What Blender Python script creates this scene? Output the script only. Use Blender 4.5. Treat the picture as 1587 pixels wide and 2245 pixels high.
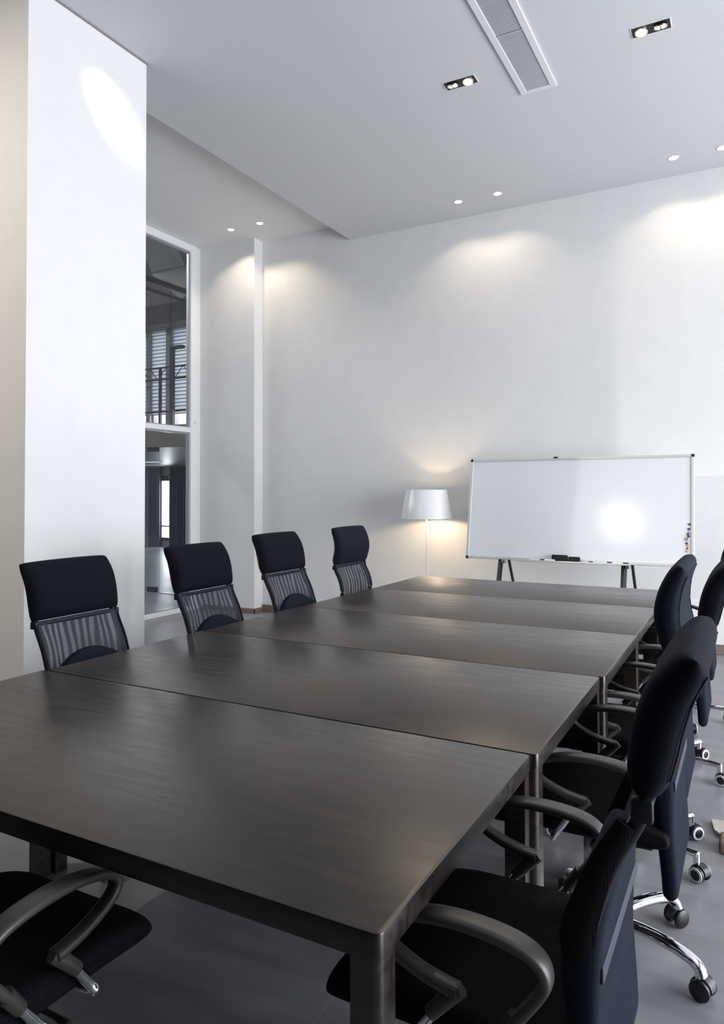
import bpy, bmesh, math, random
from math import sin, cos, pi, radians, sqrt, atan2
from mathutils import Vector, Matrix

for o in list(bpy.data.objects): bpy.data.objects.remove(o, do_unlink=True)
SC = bpy.context.scene
COL = SC.collection

# ------------------------------------------------------------------ camera
YAW, PITCH, ROLL, FPX, SHIFT = .4966, .0240, .0035, 1568.356, -82.336
EYE = Vector((0, 0, 1.42))
Fw = Vector((-sin(YAW)*cos(PITCH), cos(YAW)*cos(PITCH), sin(PITCH)))
Rt = Vector((cos(YAW), sin(YAW), 0)); Dn = Fw.cross(Rt)
R2 = Rt*cos(ROLL)+Dn*sin(ROLL); D2 = -Rt*sin(ROLL)+Dn*cos(ROLL)
cam = bpy.data.cameras.new('camera'); cam_o = bpy.data.objects.new('camera', cam); COL.objects.link(cam_o)
m = Matrix.Identity(4)
for i in range(3):
    m[i][0] = R2[i]; m[i][1] = -D2[i]; m[i][2] = -Fw[i]; m[i][3] = EYE[i]
cam_o.matrix_world = m
cam.sensor_fit = 'HORIZONTAL'; cam.sensor_width = 36; cam.lens = 36*FPX/1587
cam.shift_y = SHIFT/1587; cam.clip_start = .02; cam.clip_end = 100
SC.camera = cam_o

# ------------------------------------------------------------------ view, world, daylight
SC.view_settings.view_transform = 'Standard'; SC.view_settings.look = 'None'
SC.view_settings.gamma = 1; SC.view_settings.use_curve_mapping = False
SC.view_settings.exposure = 0.10
W = bpy.data.worlds.new('sky'); SC.world = W; W.use_nodes = True
bg = W.node_tree.nodes['Background']; bg.inputs[0].default_value = (.85, .92, 1, 1); bg.inputs[1].default_value = 1.6

def area(name, loc, direction, sx, sy, power, color=(1, 1, 1)):
    l = bpy.data.lights.new(name, 'AREA'); l.shape = 'RECTANGLE'; l.size = sx; l.size_y = sy
    l.energy = power; l.color = color
    o = bpy.data.objects.new(name, l); COL.objects.link(o); o.location = loc
    o.rotation_euler = Vector(direction).to_track_quat('-Z', 'Y').to_euler()
    return o
def spot(name, loc, direction, angle, blend, power, color, radius=.03):
    l = bpy.data.lights.new(name, 'SPOT'); l.spot_size = radians(angle); l.spot_blend = blend
    l.energy = power; l.color = color; l.shadow_soft_size = radius
    o = bpy.data.objects.new(name, l); COL.objects.link(o); o.location = loc
    o.rotation_euler = Vector(direction).to_track_quat('-Z', 'Y').to_euler()
    return o
DAY = (.89, .935, 1.0)
WARM = (1.0, .80, .58)
ROOM_WIN = [(.6, 2.4), (2.7, 4.3), (4.6, 5.7)]          # daylight windows of the right wall (y ranges)
WZ0, WZ1 = .08, 3.2
for a, b in ROOM_WIN:
    area('window_daylight', (4.22, (a+b)/2, (WZ0+WZ1)/2), (-1, 0, 0), b-a, WZ1-WZ0, 121*(b-a), DAY)
area('hall_daylight', (-12.5, 14.5, 4.4), (0, -1, -.1), 12, 2.6, 700, DAY)
area('hall_added_fill', (-15, 2.0, 7.4), (0, 0, -1), 9, 6, 1100, DAY)  # added fill light under the hall roof, out of view, no real skylight
area('hall_low_strips', (-12.6, 10.4, 2.04), (0, 0, -1), 2.4, .1, 60, DAY)
area('hall_low_daylight', (-13.1, 14.5, 1.1), (0, -1, 0), 1.6, 1.9, 190, DAY)

# ------------------------------------------------------------------ materials
def mat(name, col, rough=.5, metal=0., spec=.5, **k):
    M_ = bpy.data.materials.new(name); M_.use_nodes = True
    b = M_.node_tree.nodes['Principled BSDF']
    b.inputs['Base Color'].default_value = (*col, 1); b.inputs['Roughness'].default_value = rough
    b.inputs['Metallic'].default_value = metal; b.inputs['Specular IOR Level'].default_value = spec
    for n, v in k.items(): b.inputs[n.replace('_', ' ')].default_value = v
    return M_
def nodes(m_):
    nt = m_.node_tree; return nt, nt.nodes, nt.links, nt.nodes['Principled BSDF']
def noise_bump(m_, scale, strength, dist=.002, stretch=(1, 1, 1), colvar=0., detail=4, coord='Object'):
    nt, N, L, b = nodes(m_)
    tc = N.new('ShaderNodeTexCoord'); mp = N.new('ShaderNodeMapping'); mp.inputs['Scale'].default_value = stretch
    n = N.new('ShaderNodeTexNoise'); n.inputs['Scale'].default_value = scale; n.inputs['Detail'].default_value = detail
    L.new(tc.outputs[coord], mp.inputs[0]); L.new(mp.outputs[0], n.inputs['Vector'])
    bp = N.new('ShaderNodeBump'); bp.inputs['Strength'].default_value = strength; bp.inputs['Distance'].default_value = dist
    L.new(n.outputs[0], bp.inputs['Height']); L.new(bp.outputs[0], b.inputs['Normal'])
    if colvar:
        c = b.inputs['Base Color'].default_value[:3]
        r = N.new('ShaderNodeValToRGB'); r.color_ramp.elements[0].position = .3; r.color_ramp.elements[1].position = .7
        r.color_ramp.elements[0].color = (*[x*(1-colvar) for x in c], 1); r.color_ramp.elements[1].color = (*[min(1, x*(1+colvar)) for x in c], 1)
        L.new(n.outputs[0], r.inputs[0]); L.new(r.outputs[0], b.inputs['Base Color'])
    return m_

PLASTER = noise_bump(mat('white_plaster', (.80, .795, .785), .55, spec=.25), 6, .05, .004, colvar=.015)
DARKWALL = noise_bump(mat('charcoal_wall_paint', (.07, .07, .072), .8, spec=.1), 5, .05, colvar=.03)
PLASTER_C = noise_bump(mat('ceiling_paint', (.64, .645, .66), .75, spec=.15), 9, .04, .004, colvar=.01)
HALLW = noise_bump(mat('hall_grey_plaster', (.30, .30, .31), .7, spec=.2), 5, .05, colvar=.05)
HALLC = noise_bump(mat('hall_ceiling_paint', (.42, .42, .43), .4, spec=.5), 5, .05, stretch=(1, 14, 1), colvar=.1)
HPANEL = noise_bump(mat('hall_baffle_board', (.42, .41, .40), .8), 5, .05, colvar=.05)
WHITE = noise_bump(mat('white_lacquer', (.84, .85, .87), .3), 20, .02)
BASEB = noise_bump(mat('baseboard_brown', (.19, .15, .125), .45), 8, .08, stretch=(1, 1, 10), colvar=.2)
CHROME = noise_bump(mat('chrome', (.80, .80, .83), .08, 1.0), 3, .004, .0005)
STEEL = noise_bump(mat('brushed_steel', (.55, .55, .57), .3, 1.0), 30, .03, .0005)
POLY = noise_bump(mat('black_polymer', (.045, .042, .040), .38), 900, .12, .0004)
FRAMEP = noise_bump(mat('dark_back_frame', (.009, .010, .017), .5, spec=.3), 300, .1, .0004)
CPLAST = noise_bump(mat('caster_plastic', (.012, .012, .014), .4), 300, .05, .0004)
GPLAST = noise_bump(mat('caster_hood_grey', (.05, .053, .07), .45), 300, .05, .0004)
RING = noise_bump(mat('pale_caster_ring', (.62, .62, .64), .4), 100, .02, .0004)
BLACKM = noise_bump(mat('black_powder_coat', (.012, .011, .012), .45), 300, .08, .0004)
BLACKP = noise_bump(mat('black_housing', (.012, .01, .01), .5), 80, .03)
ALU = noise_bump(mat('pale_aluminium', (.75, .74, .72), .35, .4), 60, .02)
BOARD = noise_bump(mat('whiteboard_enamel', (.80, .805, .825), .13, spec=.5), 2.0, .16, .012)
FELT = noise_bump(mat('black_felt', (.01, .01, .011), .95), 300, .5, .001)
BLUEP = noise_bump(mat('blue_plastic', (.03, .06, .2), .4), 50, .03)
WOODM = noise_bump(mat('pale_wood', (.62, .42, .25), .5), 60, .05, colvar=.15)
CREAM = noise_bump(mat('cream_plate', (.46, .44, .38), .55), 25, .1, colvar=.06)
CURT = noise_bump(mat('navy_curtain', (.030, .040, .085), .9), 40, .2, .003, colvar=.1)
DARKST = noise_bump(mat('dark_painted_steel', (.05, .05, .06), .5), 30, .05)
SHADE = noise_bump(mat('white_enamel_shade', (.86, .86, .87), .18), 10, .01)
VENT = noise_bump(mat('vent_white', (.74, .74, .75), .45), 20, .02)
VENTD = noise_bump(mat('vent_louvre_grey', (.46, .47, .50), .4), 20, .02)
REFL = noise_bump(mat('lamp_reflector', (.9, .82, .7), .15, 1.0), 60, .05)

def emit(name, col, s):
    m_ = bpy.data.materials.new(name); m_.use_nodes = True; nt = m_.node_tree
    for n in list(nt.nodes): nt.nodes.remove(n)
    e = nt.nodes.new('ShaderNodeEmission'); e.inputs[0].default_value = (*col, 1); e.inputs[1].default_value = s
    o = nt.nodes.new('ShaderNodeOutputMaterial'); nt.links.new(e.outputs[0], o.inputs[0]); return m_
BULB = emit('halogen_bulb', (1, .86, .68), 22)
BULBW = emit('halogen_bulb_far', (1, .93, .82), 6)
STRIP = emit('fluorescent_strip', (.9, .95, 1), 2.2)

def glass(name, tint=(.75, .78, .8), gloss=.06):
    m_ = bpy.data.materials.new(name); m_.use_nodes = True; nt = m_.node_tree; N = nt.nodes; L = nt.links
    for n in list(N): N.remove(n)
    t = N.new('ShaderNodeBsdfTransparent'); t.inputs[0].default_value = (*tint, 1)
    g = N.new('ShaderNodeBsdfGlossy'); g.inputs['Roughness'].default_value = .01
    lw = N.new('ShaderNodeLayerWeight'); lw.inputs[0].default_value = .5
    pw = N.new('ShaderNodeMath'); pw.operation = 'POWER'; pw.inputs[1].default_value = 5; L.new(lw.outputs['Facing'], pw.inputs[0])
    fr = N.new('ShaderNodeMath'); fr.operation = 'MULTIPLY_ADD'; fr.inputs[1].default_value = .9; fr.inputs[2].default_value = gloss; L.new(pw.outputs[0], fr.inputs[0])
    mx = N.new('ShaderNodeMixShader'); o = N.new('ShaderNodeOutputMaterial')
    L.new(fr.outputs[0], mx.inputs[0]); L.new(t.outputs[0], mx.inputs[1]); L.new(g.outputs[0], mx.inputs[2]); L.new(mx.outputs[0], o.inputs[0])
    return m_
GLASS = glass('window_glass', (.86, .88, .89))
GLASSG = glass('partition_glass', (.86, .89, .91))

def floor_mat():
    m_ = mat('grey_floor_tile', (.2, .2, .2), .33, spec=.5); nt, N, L, b = nodes(m_)
    tc = N.new('ShaderNodeTexCoord'); mp = N.new('ShaderNodeMapping'); mp.inputs['Location'].default_value = (1.647, -1.35, 0)
    L.new(tc.outputs['Object'], mp.inputs[0])
    br = N.new('ShaderNodeTexBrick'); br.offset = 0; br.inputs['Scale'].default_value = 1
    br.inputs['Brick Width'].default_value = .6; br.inputs['Row Height'].default_value = .6
    br.inputs['Mortar Size'].default_value = .0018; br.inputs['Mortar Smooth'].default_value = .1
    br.inputs['Color1'].default_value = (.225, .225, .245, 1); br.inputs['Color2'].default_value = (.255, .250, .258, 1)
    br.inputs['Mortar'].default_value = (.30, .285, .26, 1)
    L.new(mp.outputs[0], br.inputs['Vector'])
    n = N.new('ShaderNodeTexNoise'); n.inputs['Scale'].default_value = 2.2; n.inputs['Detail'].default_value = 8
    mp2 = N.new('ShaderNodeMapping'); mp2.inputs['Scale'].default_value = (1, 5, 1); L.new(tc.outputs['Object'], mp2.inputs[0]); L.new(mp2.outputs[0], n.inputs['Vector'])
    r = N.new('ShaderNodeMapRange'); r.inputs[1].default_value = .3; r.inputs[2].default_value = .7; r.inputs[3].default_value = .84; r.inputs[4].default_value = 1.14
    L.new(n.outputs[0], r.inputs[0])
    mx = N.new('ShaderNodeMix'); mx.data_type = 'RGBA'; mx.blend_type = 'MULTIPLY'; mx.inputs[0].default_value = 1
    L.new(br.outputs['Color'], mx.inputs[6]); L.new(r.outputs[0], mx.inputs[7]); L.new(mx.outputs[2], b.inputs['Base Color'])
    bp = N.new('ShaderNodeBump'); bp.inputs['Strength'].default_value = .25; bp.inputs['Distance'].default_value = .001; bp.invert = True
    L.new(br.outputs['Fac'], bp.inputs['Height']); L.new(bp.outputs[0], b.inputs['Normal'])
    rr = N.new('ShaderNodeMapRange'); rr.inputs[3].default_value = .26; rr.inputs[4].default_value = .42
    L.new(n.outputs[0], rr.inputs[0]); L.new(rr.outputs[0], b.inputs['Roughness'])
    return m_
FLOOR = floor_mat()

def wood_mat():
    m_ = mat('wenge_stained_wood', (.01, .0075, .006), .34, spec=.45, Coat_Weight=.45, Coat_Roughness=.30, Coat_IOR=1.5, Coat_Tint=(1, .93, .88, 1)); nt, N, L, b = nodes(m_)
    tc = N.new('ShaderNodeTexCoord'); mp = N.new('ShaderNodeMapping'); mp.inputs['Scale'].default_value = (1.1, 9, 9)
    L.new(tc.outputs['Object'], mp.inputs[0])
    n0 = N.new('ShaderNodeTexNoise'); n0.inputs['Scale'].default_value = 1.0; n0.inputs['Detail'].default_value = 2
    L.new(mp.outputs[0], n0.inputs['Vector'])
    ml = N.new('ShaderNodeMath'); ml.operation = 'MULTIPLY'; ml.inputs[1].default_value = 42; L.new(n0.outputs[0], ml.inputs[0])
    sn = N.new('ShaderNodeMath'); sn.operation = 'SINE'; L.new(ml.outputs[0], sn.inputs[0])
    n1 = N.new('ShaderNodeTexNoise'); n1.inputs['Scale'].default_value = 30; n1.inputs['Detail'].default_value = 5
    mp1 = N.new('ShaderNodeMapping'); mp1.inputs['Scale'].default_value = (1, 22, 22); L.new(tc.outputs['Object'], mp1.inputs[0]); L.new(mp1.outputs[0], n1.inputs['Vector'])
    ad = N.new('ShaderNodeMath'); ad.operation = 'MULTIPLY_ADD'; ad.inputs[1].default_value = .22; L.new(sn.outputs[0], ad.inputs[0]); L.new(n1.outputs[0], ad.inputs[2])
    r = N.new('ShaderNodeValToRGB'); r.color_ramp.elements[0].position = .25; r.color_ramp.elements[0].color = (.0080, .0054, .0044, 1)
    r.color_ramp.elements[1].position = .85; r.color_ramp.elements[1].color = (.0205, .0145, .0115, 1)
    L.new(ad.outputs[0], r.inputs[0]); L.new(r.outputs[0], b.inputs['Base Color'])
    mr = N.new('ShaderNodeMapRange'); mr.inputs[3].default_value = .27; mr.inputs[4].default_value = .40; L.new(ad.outputs[0], mr.inputs[0]); L.new(mr.outputs[0], b.inputs['Roughness']); L.new(mr.outputs[0], b.inputs['Coat Roughness'])
    bp = N.new('ShaderNodeBump'); bp.inputs['Strength'].default_value = .2; bp.inputs['Distance'].default_value = .001
    L.new(ad.outputs[0], bp.inputs['Height']); L.new(bp.outputs[0], b.inputs['Normal'])
    return m_
WOOD = wood_mat()

def fabric_mat(name, c0, c1, scale, strength=.6, rough=.85, sheen=.25):
    m_ = mat(name, c1, rough, spec=.12); nt, N, L, b = nodes(m_)
    b.inputs['Sheen Weight'].default_value = sheen; b.inputs['Sheen Roughness'].default_value = .5; b.inputs['Sheen Tint'].default_value = (.4, .5, .85, 1)
    tc = N.new('ShaderNodeTexCoord')
    v = N.new('ShaderNodeTexVoronoi'); v.inputs['Scale'].default_value = scale; v.inputs['Randomness'].default_value = .15
    L.new(tc.outputs['Object'], v.inputs['Vector'])
    r = N.new('ShaderNodeValToRGB'); r.color_ramp.elements[0].position = .15; r.color_ramp.elements[0].color = (*c0, 1)
    r.color_ramp.elements[1].position = .45; r.color_ramp.elements[1].color = (*c1, 1)
    L.new(v.outputs['Distance'], r.inputs[0]); L.new(r.outputs[0], b.inputs['Base Color'])
    bp = N.new('ShaderNodeBump'); bp.inputs['Strength'].default_value = strength; bp.inputs['Distance'].default_value = .0012
    L.new(v.outputs['Distance'], bp.inputs['Height']); L.new(bp.outputs[0], b.inputs['Normal'])
    return m_
SPACER = fabric_mat('black_spacer_mesh_fabric', (.0012, .0012, .0016), (.0075, .0075, .0095), 210, .8, sheen=0.)
WEAVE = fabric_mat('navy_black_weave', (.0045, .0055, .011), (.0085, .0115, .021), 500, .35, sheen=.02)
HEADF = fabric_mat('black_headrest_weave', (.0018, .002, .0038), (.0042, .0047, .0095), 420, .4, sheen=.02)

def sheer_mat():
    m_ = bpy.data.materials.new('see_through_back_mesh'); m_.use_nodes = True; nt = m_.node_tree; N = nt.nodes; L = nt.links
    b = N['Principled BSDF']; b.inputs['Base Color'].default_value = (.010, .012, .026, 1); b.inputs['Roughness'].default_value = .7
    t = N.new('ShaderNodeBsdfTransparent'); mx = N.new('ShaderNodeMixShader'); o = N['Material Output']
    tc = N.new('ShaderNodeTexCoord'); mp = N.new('ShaderNodeMapping'); mp.inputs['Scale'].default_value = (.3, 1, .34); mp.inputs['Rotation'].default_value = (.14, 0, 0)
    L.new(tc.outputs['Object'], mp.inputs[0])
    w = N.new('ShaderNodeTexWave'); w.wave_type = 'BANDS'; w.bands_direction = 'Y'; w.inputs['Scale'].default_value = 9; w.inputs['Distortion'].default_value = 8
    w.inputs['Detail'].default_value = 1.2; w.inputs['Detail Scale'].default_value = .9
    L.new(mp.outputs[0], w.inputs['Vector'])
    n = N.new('ShaderNodeTexNoise'); n.inputs['Scale'].default_value = 7; L.new(tc.outputs['Object'], n.inputs['Vector'])
    mu = N.new('ShaderNodeMath'); mu.operation = 'MULTIPLY'; L.new(w.outputs['Fac'], mu.inputs[0]); L.new(n.outputs[0], mu.inputs[1])
    r = N.new('ShaderNodeMapRange'); r.inputs[1].default_value = .12; r.inputs[2].default_value = .46; r.inputs[3].default_value = .015; r.inputs[4].default_value = .36
    L.new(mu.outputs[0], r.inputs[0]); L.new(r.outputs[0], mx.inputs[0]); L.new(b.outputs[0], mx.inputs[1]); L.new(t.outputs[0], mx.inputs[2]); L.new(mx.outputs[0], o.inputs[0])
    return m_
SHEER = sheer_mat()

def blind_mat(tr):
    m_ = bpy.data.materials.new('white_blind_slat'); m_.use_nodes = True; nt = m_.node_tree; N = nt.nodes; L = nt.links
    b = N['Principled BSDF']; b.inputs['Base Color'].default_value = (.50, .51, .53, 1); b.inputs['Roughness'].default_value = .5
    t = N.new('ShaderNodeBsdfTranslucent'); t.inputs[0].default_value = (.58, .60, .63, 1); mx = N.new('ShaderNodeMixShader'); mx.inputs[0].default_value = tr
    L.new(b.outputs[0], mx.inputs[1]); L.new(t.outputs[0], mx.inputs[2]); L.new(mx.outputs[0], N['Material Output'].inputs[0]); return m_
BLIND = blind_mat(.45)
BLINDW = blind_mat(.8)

# ------------------------------------------------------------------ geometry helpers
def obj(name, bm, mats, parent=None, smooth=False, loc=(0, 0, 0), rz=0.):
    me = bpy.data.meshes.new(name); bmesh.ops.recalc_face_normals(bm, faces=bm.faces[:]); bm.to_mesh(me); bm.free()
    for m_ in (mats if isinstance(mats, (list, tuple)) else [mats]): me.materials.append(m_)
    if smooth:
        for p in me.polygons: p.use_smooth = True
        try: me.set_sharp_from_angle(angle=radians(42))
        except Exception: pass
    o = bpy.data.objects.new(name, me); COL.objects.link(o); o.location = loc; o.rotation_euler = (0, 0, rz)
    if parent: o.parent = parent
    return o
def tag(o, label, cat, group=None, kind=None):
    o['label'] = label; o['category'] = cat
    if group: o['group'] = group
    if kind: o['kind'] = kind
    return o
def thing(name, label, cat, loc=(0, 0, 0), rz=0., group=None):
    o = bpy.data.objects.new(name, None); COL.objects.link(o); o.empty_display_size = .1
    o.location = loc; o.rotation_euler = (0, 0, rz); return tag(o, label, cat, group)
def struct(name, bm, m_, parent=None, **k):
    o = obj(name, bm, m_, parent, **k)
    if not parent: o['kind'] = 'structure'
    return o
def box(bm, x0, x1, y0, y1, z0, z1, bev=0., seg=2, mi=0, M_=None):
    vs = [bm.verts.new((x, y, z)) for z in (z0, z1) for y in (y0, y1) for x in (x0, x1)]
    fs = [bm.faces.new([vs[i] for i in f]) for f in ((0, 2, 3, 1), (4, 5, 7, 6), (0, 1, 5, 4), (2, 6, 7, 3), (0, 4, 6, 2), (1, 3, 7, 5))]
    for f in fs: f.material_index = mi
    new = list(vs)
    if bev:
        r = bmesh.ops.bevel(bm, geom=list({e for f in fs for e in f.edges}), offset=bev, segments=seg, profile=.5, affect='EDGES')
        for f in r['faces']: f.material_index = mi
        new = list({v for f in r['faces'] for v in f.verts} | {v for v in vs if v.is_valid})
    if M_ is not None: bmesh.ops.transform(bm, matrix=M_, verts=new)
    return new
def B(*a, **k):
    bm = bmesh.new(); box(bm, *a, **k); return bm
def lathe(bm, prof, n=24, c=(0, 0, 0), axis='z', mi=0, closed=False):
    rings = []
    for (r, h) in prof:
        ring = []
        for i in range(n):
            a = 2*pi*i/n; p = (r*cos(a), r*sin(a), h)
            if axis == 'x': p = (h, r*cos(a), r*sin(a))
            if axis == 'y': p = (r*cos(a), h, r*sin(a))
            ring.append(bm.verts.new((p[0]+c[0], p[1]+c[1], p[2]+c[2])))
        rings.append(ring)
    pr = list(zip(rings, rings[1:])) + ([(rings[-1], rings[0])] if closed else [])
    for a, b in pr:
        for i in range(n):
            f = bm.faces.new((a[i], a[(i+1) % n], b[(i+1) % n], b[i])); f.material_index = mi
    if not closed:
        for ring in (rings[0], rings[-1]):
            f = bm.faces.new(ring); f.material_index = mi
    return rings
def tube(bm, pts, rad, n=10, sec=None, mi=0, up=(0, 0, 1), cap=True):
    """sweep an ellipse (ra, rb) along pts; rad: number, or list of (ra, rb) per point"""
    P = [Vector(p) for p in pts]; rings = []
    for i, p in enumerate(P):
        t = (P[min(i+1, len(P)-1)]-P[max(i-1, 0)]).normalized()
        s = t.cross(Vector(up))
        if s.length < 1e-4: s = t.cross(Vector((1, 0, 0)))
        s.normalize(); u = s.cross(t).normalized()
        r = rad[i] if isinstance(rad, (list, tuple)) else rad
        ra, rb = r if isinstance(r, (list, tuple)) else (r, r)
        ring = []
        for k in range(n):
            a = 2*pi*k/n; ca, sa = cos(a), sin(a)
            if sec:
                e = 2/sec; ca = math.copysign(abs(ca)**e, ca); sa = math.copysign(abs(sa)**e, sa)
            ring.append(bm.verts.new(p+s*ra*ca+u*rb*sa))
        rings.append(ring)
    for a, b in zip(rings, rings[1:]):
        for k in range(n):
            f = bm.faces.new((a[k], a[(k+1) % n], b[(k+1) % n], b[k])); f.material_index = mi
    if cap:
        for ring in (rings[0], rings[-1]):
            f = bm.faces.new(ring); f.material_index = mi
def smooth_path(pts, n=6):
    P = [Vector(p) for p in pts]; out = []
    for i in range(len(P)-1):
        a = P[max(i-1, 0)]; b = P[i]; c = P[i+1]; d = P[min(i+2, len(P)-1)]
        for k in range(n):
            t = k/n
            out.append(.5*((2*b)+(c-a)*t+(2*a-5*b+4*c-d)*t*t+(-a+3*b-3*c+d)*t**3))
    out.append(P[-1]); return out
def interp(tab, z):
    if z <= tab[0][0]: return tab[0][1]
    for (a, x), (b, y) in zip(tab, tab[1:]):
        if z <= b:
            t = (z-a)/(b-a); t = t*t*(3-2*t)*.35+t*.65
            return x+(y-x)*t
    return tab[-1][1]
def pillow(cx, th, zlo, zhi, hw, ns=18, ny=20, py=7, ps=7, mi=0):
    """rounded slab: centre line cx(z), half thickness th(z), z range zlo(v)..zhi(v), half width hw(z)"""
    bm = bmesh.new(); cols = []
    for j in range(ny+1):
        v = -cos(pi*j/ny); v = math.copysign(abs(v)**.75, v)
        fy = max(0., 1-abs(v)**py)**(1/2.4)
        z0, z1 = zlo(v), zhi(v); fr, bk = [], []
        for i in range(ns+1):
            s = -cos(pi*i/ns); fs = max(0., 1-abs(s)**ps)**(1/2.2); z = z0+(z1-z0)*(s+1)/2
            x = cx(z); dz = .004; dx = (cx(z+dz)-cx(z-dz))/(2*dz); l = sqrt(1+dx*dx); nx, nz = 1/l, -dx/l
            h = th(z)*fy*fs; y = v*hw(z)
            fr.append((x+nx*h, y, z+nz*h)); bk.append((x-nx*h, y, z-nz*h))
        loop = fr+bk[::-1][1:-1]
        if fy < 1e-3: loop = fr
        cols.append([bm.verts.new(p) for p in fr+bk[::-1][1:-1]])
    n = len(cols[0])
    for a, b in zip(cols, cols[1:]):
        for k in range(n):
            bm.faces.new((a[k], a[(k+1) % n], b[(k+1) % n], b[k]))
    bm.faces.new(cols[0]); bm.faces.new(cols[-1])
    bmesh.ops.remove_doubles(bm, verts=bm.verts[:], dist=1e-5)
    for f in bm.faces: f.material_index = mi
    return bm
def kids(o): return [c for c in bpy.data.objects if c.parent == o]
def copy_tree(o, parent=None, tree=None):
    if tree is None:
        tree = {}
        for c in bpy.data.objects:
            if c.parent: tree.setdefault(c.parent.name, []).append(c)
    c = o.copy(); COL.objects.link(c)
    if parent is not None: c.parent = parent
    for ch in tree.get(o.name, []): copy_tree(ch, c, tree)
    return c

# ================================================================== THE ROOM
CEIL, RCEIL = 4.25, 4.43
PX, PY0, PY1 = -3.46, 2.543, 3.42          # pillar
DX = -3.91                                  # ceiling drop edge
FY = 6.95                                   # far wall
GX = -5.95                                  # glazed wall plane
bm = bmesh.new(); box(bm, -22, 4.3, -5.4, 14.4, -.12, 0); struct('floor', bm, FLOOR)
bm = bmesh.new(); box(bm, DX, 4.3, -5.4, FY+.1, CEIL, CEIL+.3); struct('ceiling', bm, PLASTER_C)
bm = bmesh.new(); box(bm, GX-.1, DX, -5.4, FY+.1, RCEIL, RCEIL+.12); struct('ceiling', bm, PLASTER)
bm = bmesh.new(); box(bm, -5.12, 4.3, FY, FY+.15, 0, 4.6); struct('wall_far', bm, PLASTER)
bm = bmesh.new(); box(bm, GX+.001, -5.12, 6.79, FY+.15, 0, RCEIL); struct('wall_recess', bm, PLASTER)
bm = bmesh.new(); box(bm, -4.75, PX, PY0, PY1, 0, CEIL+.15); struct('wall_pillar', bm, PLASTER)
bm = bmesh.new(); box(bm, GX-.1, -4.75, PY0-.0, PY0+.3, 0, RCEIL); struct('wall_left', bm, PLASTER)
bm = bmesh.new(); box(bm, GX-.1, 4.3, -5.4, -5.25, 0, 4.6); struct('wall_back', bm, DARKWALL)
bm = bmesh.new(); box(bm, GX-.1, GX, -5.25, 2.6, 0, 4.6); struct('wall_side', bm, DARKWALL)
bm = bmesh.new()                            # right wall with four daylight openings
ys = [-5.25]+[v for ab in ROOM_WIN for v in ab]+[FY+.1]
for i in range(0, len(ys), 2): box(bm, 4.0, 4.15, ys[i], ys[i+1], 0, CEIL)
for a, b in ROOM_WIN:
    box(bm, 4.0, 4.15, a, b, 0, WZ0); box(bm, 4.0, 4.15, a, b, WZ1, CEIL)
struct('wall_right', bm, PLASTER)
for i, (a, b) in enumerate(ROOM_WIN):
    bm = bmesh.new(); t = .05
    box(bm, 4.03, 4.10, a, a+t, WZ0, WZ1); box(bm, 4.03, 4.10, b-t, b, WZ0, WZ1)
    box(bm, 4.03, 4.10, a, b, WZ0, WZ0+t); box(bm, 4.03, 4.10, a, b, WZ1-t, WZ1); box(bm, 4.04, 4.09, (a+b)/2-.025, (a+b)/2+.025, WZ0, WZ1)
    struct('window_%d' % (i+2), bm, WHITE)

# skirting
bm = bmesh.new(); box(bm, -5.12, 4.0, FY-.015, FY, 0, .085, .003); struct('baseboard_far', bm, BASEB)
bm = bmesh.new(); box(bm, GX+.06, -5.105, 6.775, 6.79, 0, .055, .003); box(bm, -5.12, -5.105, 6.775, FY-.015, 0, .055, .003); struct('baseboard_recess', bm, BASEB)
# solid grey strip paints the shadow gap where the pillar meets the ceiling
bm = bmesh.new(); box(bm, PX-.02, PX+.006, PY0, PY1+.006, CEIL-.010, CEIL-.0005); struct('trim_1', bm, mat('painted_gap_shadow', (.22, .22, .22), .8))

# glazed wall: frame, transom, panes
def window_glazed():
    Y0, Y1 = 2.84, 6.65
    bm = bmesh.new()
    def fr(y0, y1, z0, z1): box(bm, GX-.05, GX+.03, y0, y1, z0, z1, .004)
    fr(Y1-.055, Y1+.045, 0, RCEIL-.002); fr(Y0, Y0+.08, 0, RCEIL-.002)
    fr(Y0+.08, Y1-.055, 0, .055); fr(Y0+.08, Y1-.055, RCEIL-.09, RCEIL-.002)
    fr(Y0+.08, Y1-.055, 2.14, 2.20)
    fr(4.6, 4.66, .055, 2.14); fr(4.6, 4.66, 2.20, RCEIL-.09)
    w = struct('window_1', bm, WHITE)
    for (y0, y1) in ((Y0+.08, 4.6), (4.66, Y1-.055)):
        for (z0, z1) in ((.055, 2.14), (2.20, RCEIL-.09)):
            bm = bmesh.new(); vs = [bm.verts.new(p) for p in ((GX-.012, y0, z0), (GX-.012, y1, z0), (GX-.012, y1, z1), (GX-.012, y0, z1))]; bm.faces.new(vs)
            obj('pane', bm, GLASS, w)
            bm = bmesh.new(); t = .022
            box(bm, GX-.02, GX+.005, y1-t, y1, z0, z1); box(bm, GX-.02, GX+.005, y0, y0+t, z0, z1)
            box(bm, GX-.02, GX+.005, y0+t, y1-t, z0, z0+t*.5); box(bm, GX-.02, GX+.005, y0+t, y1-t, z1-t, z1)
            obj('glazing_bead', bm, STEEL, w)
    bm = bmesh.new(); lathe(bm, [(.016, 0), (.016, .012), (.010, .022)], 12, axis='x', c=(GX+.03, 6.66, 2.27)); obj('round_stop', bm, WHITE, w, smooth=True)
window_glazed()
bm = bmesh.new(); box(bm, GX-.1, GX+.0005, 6.696, 14.2, 0, 7.6); struct('wall_hall_east', bm, PLASTER)

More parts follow.
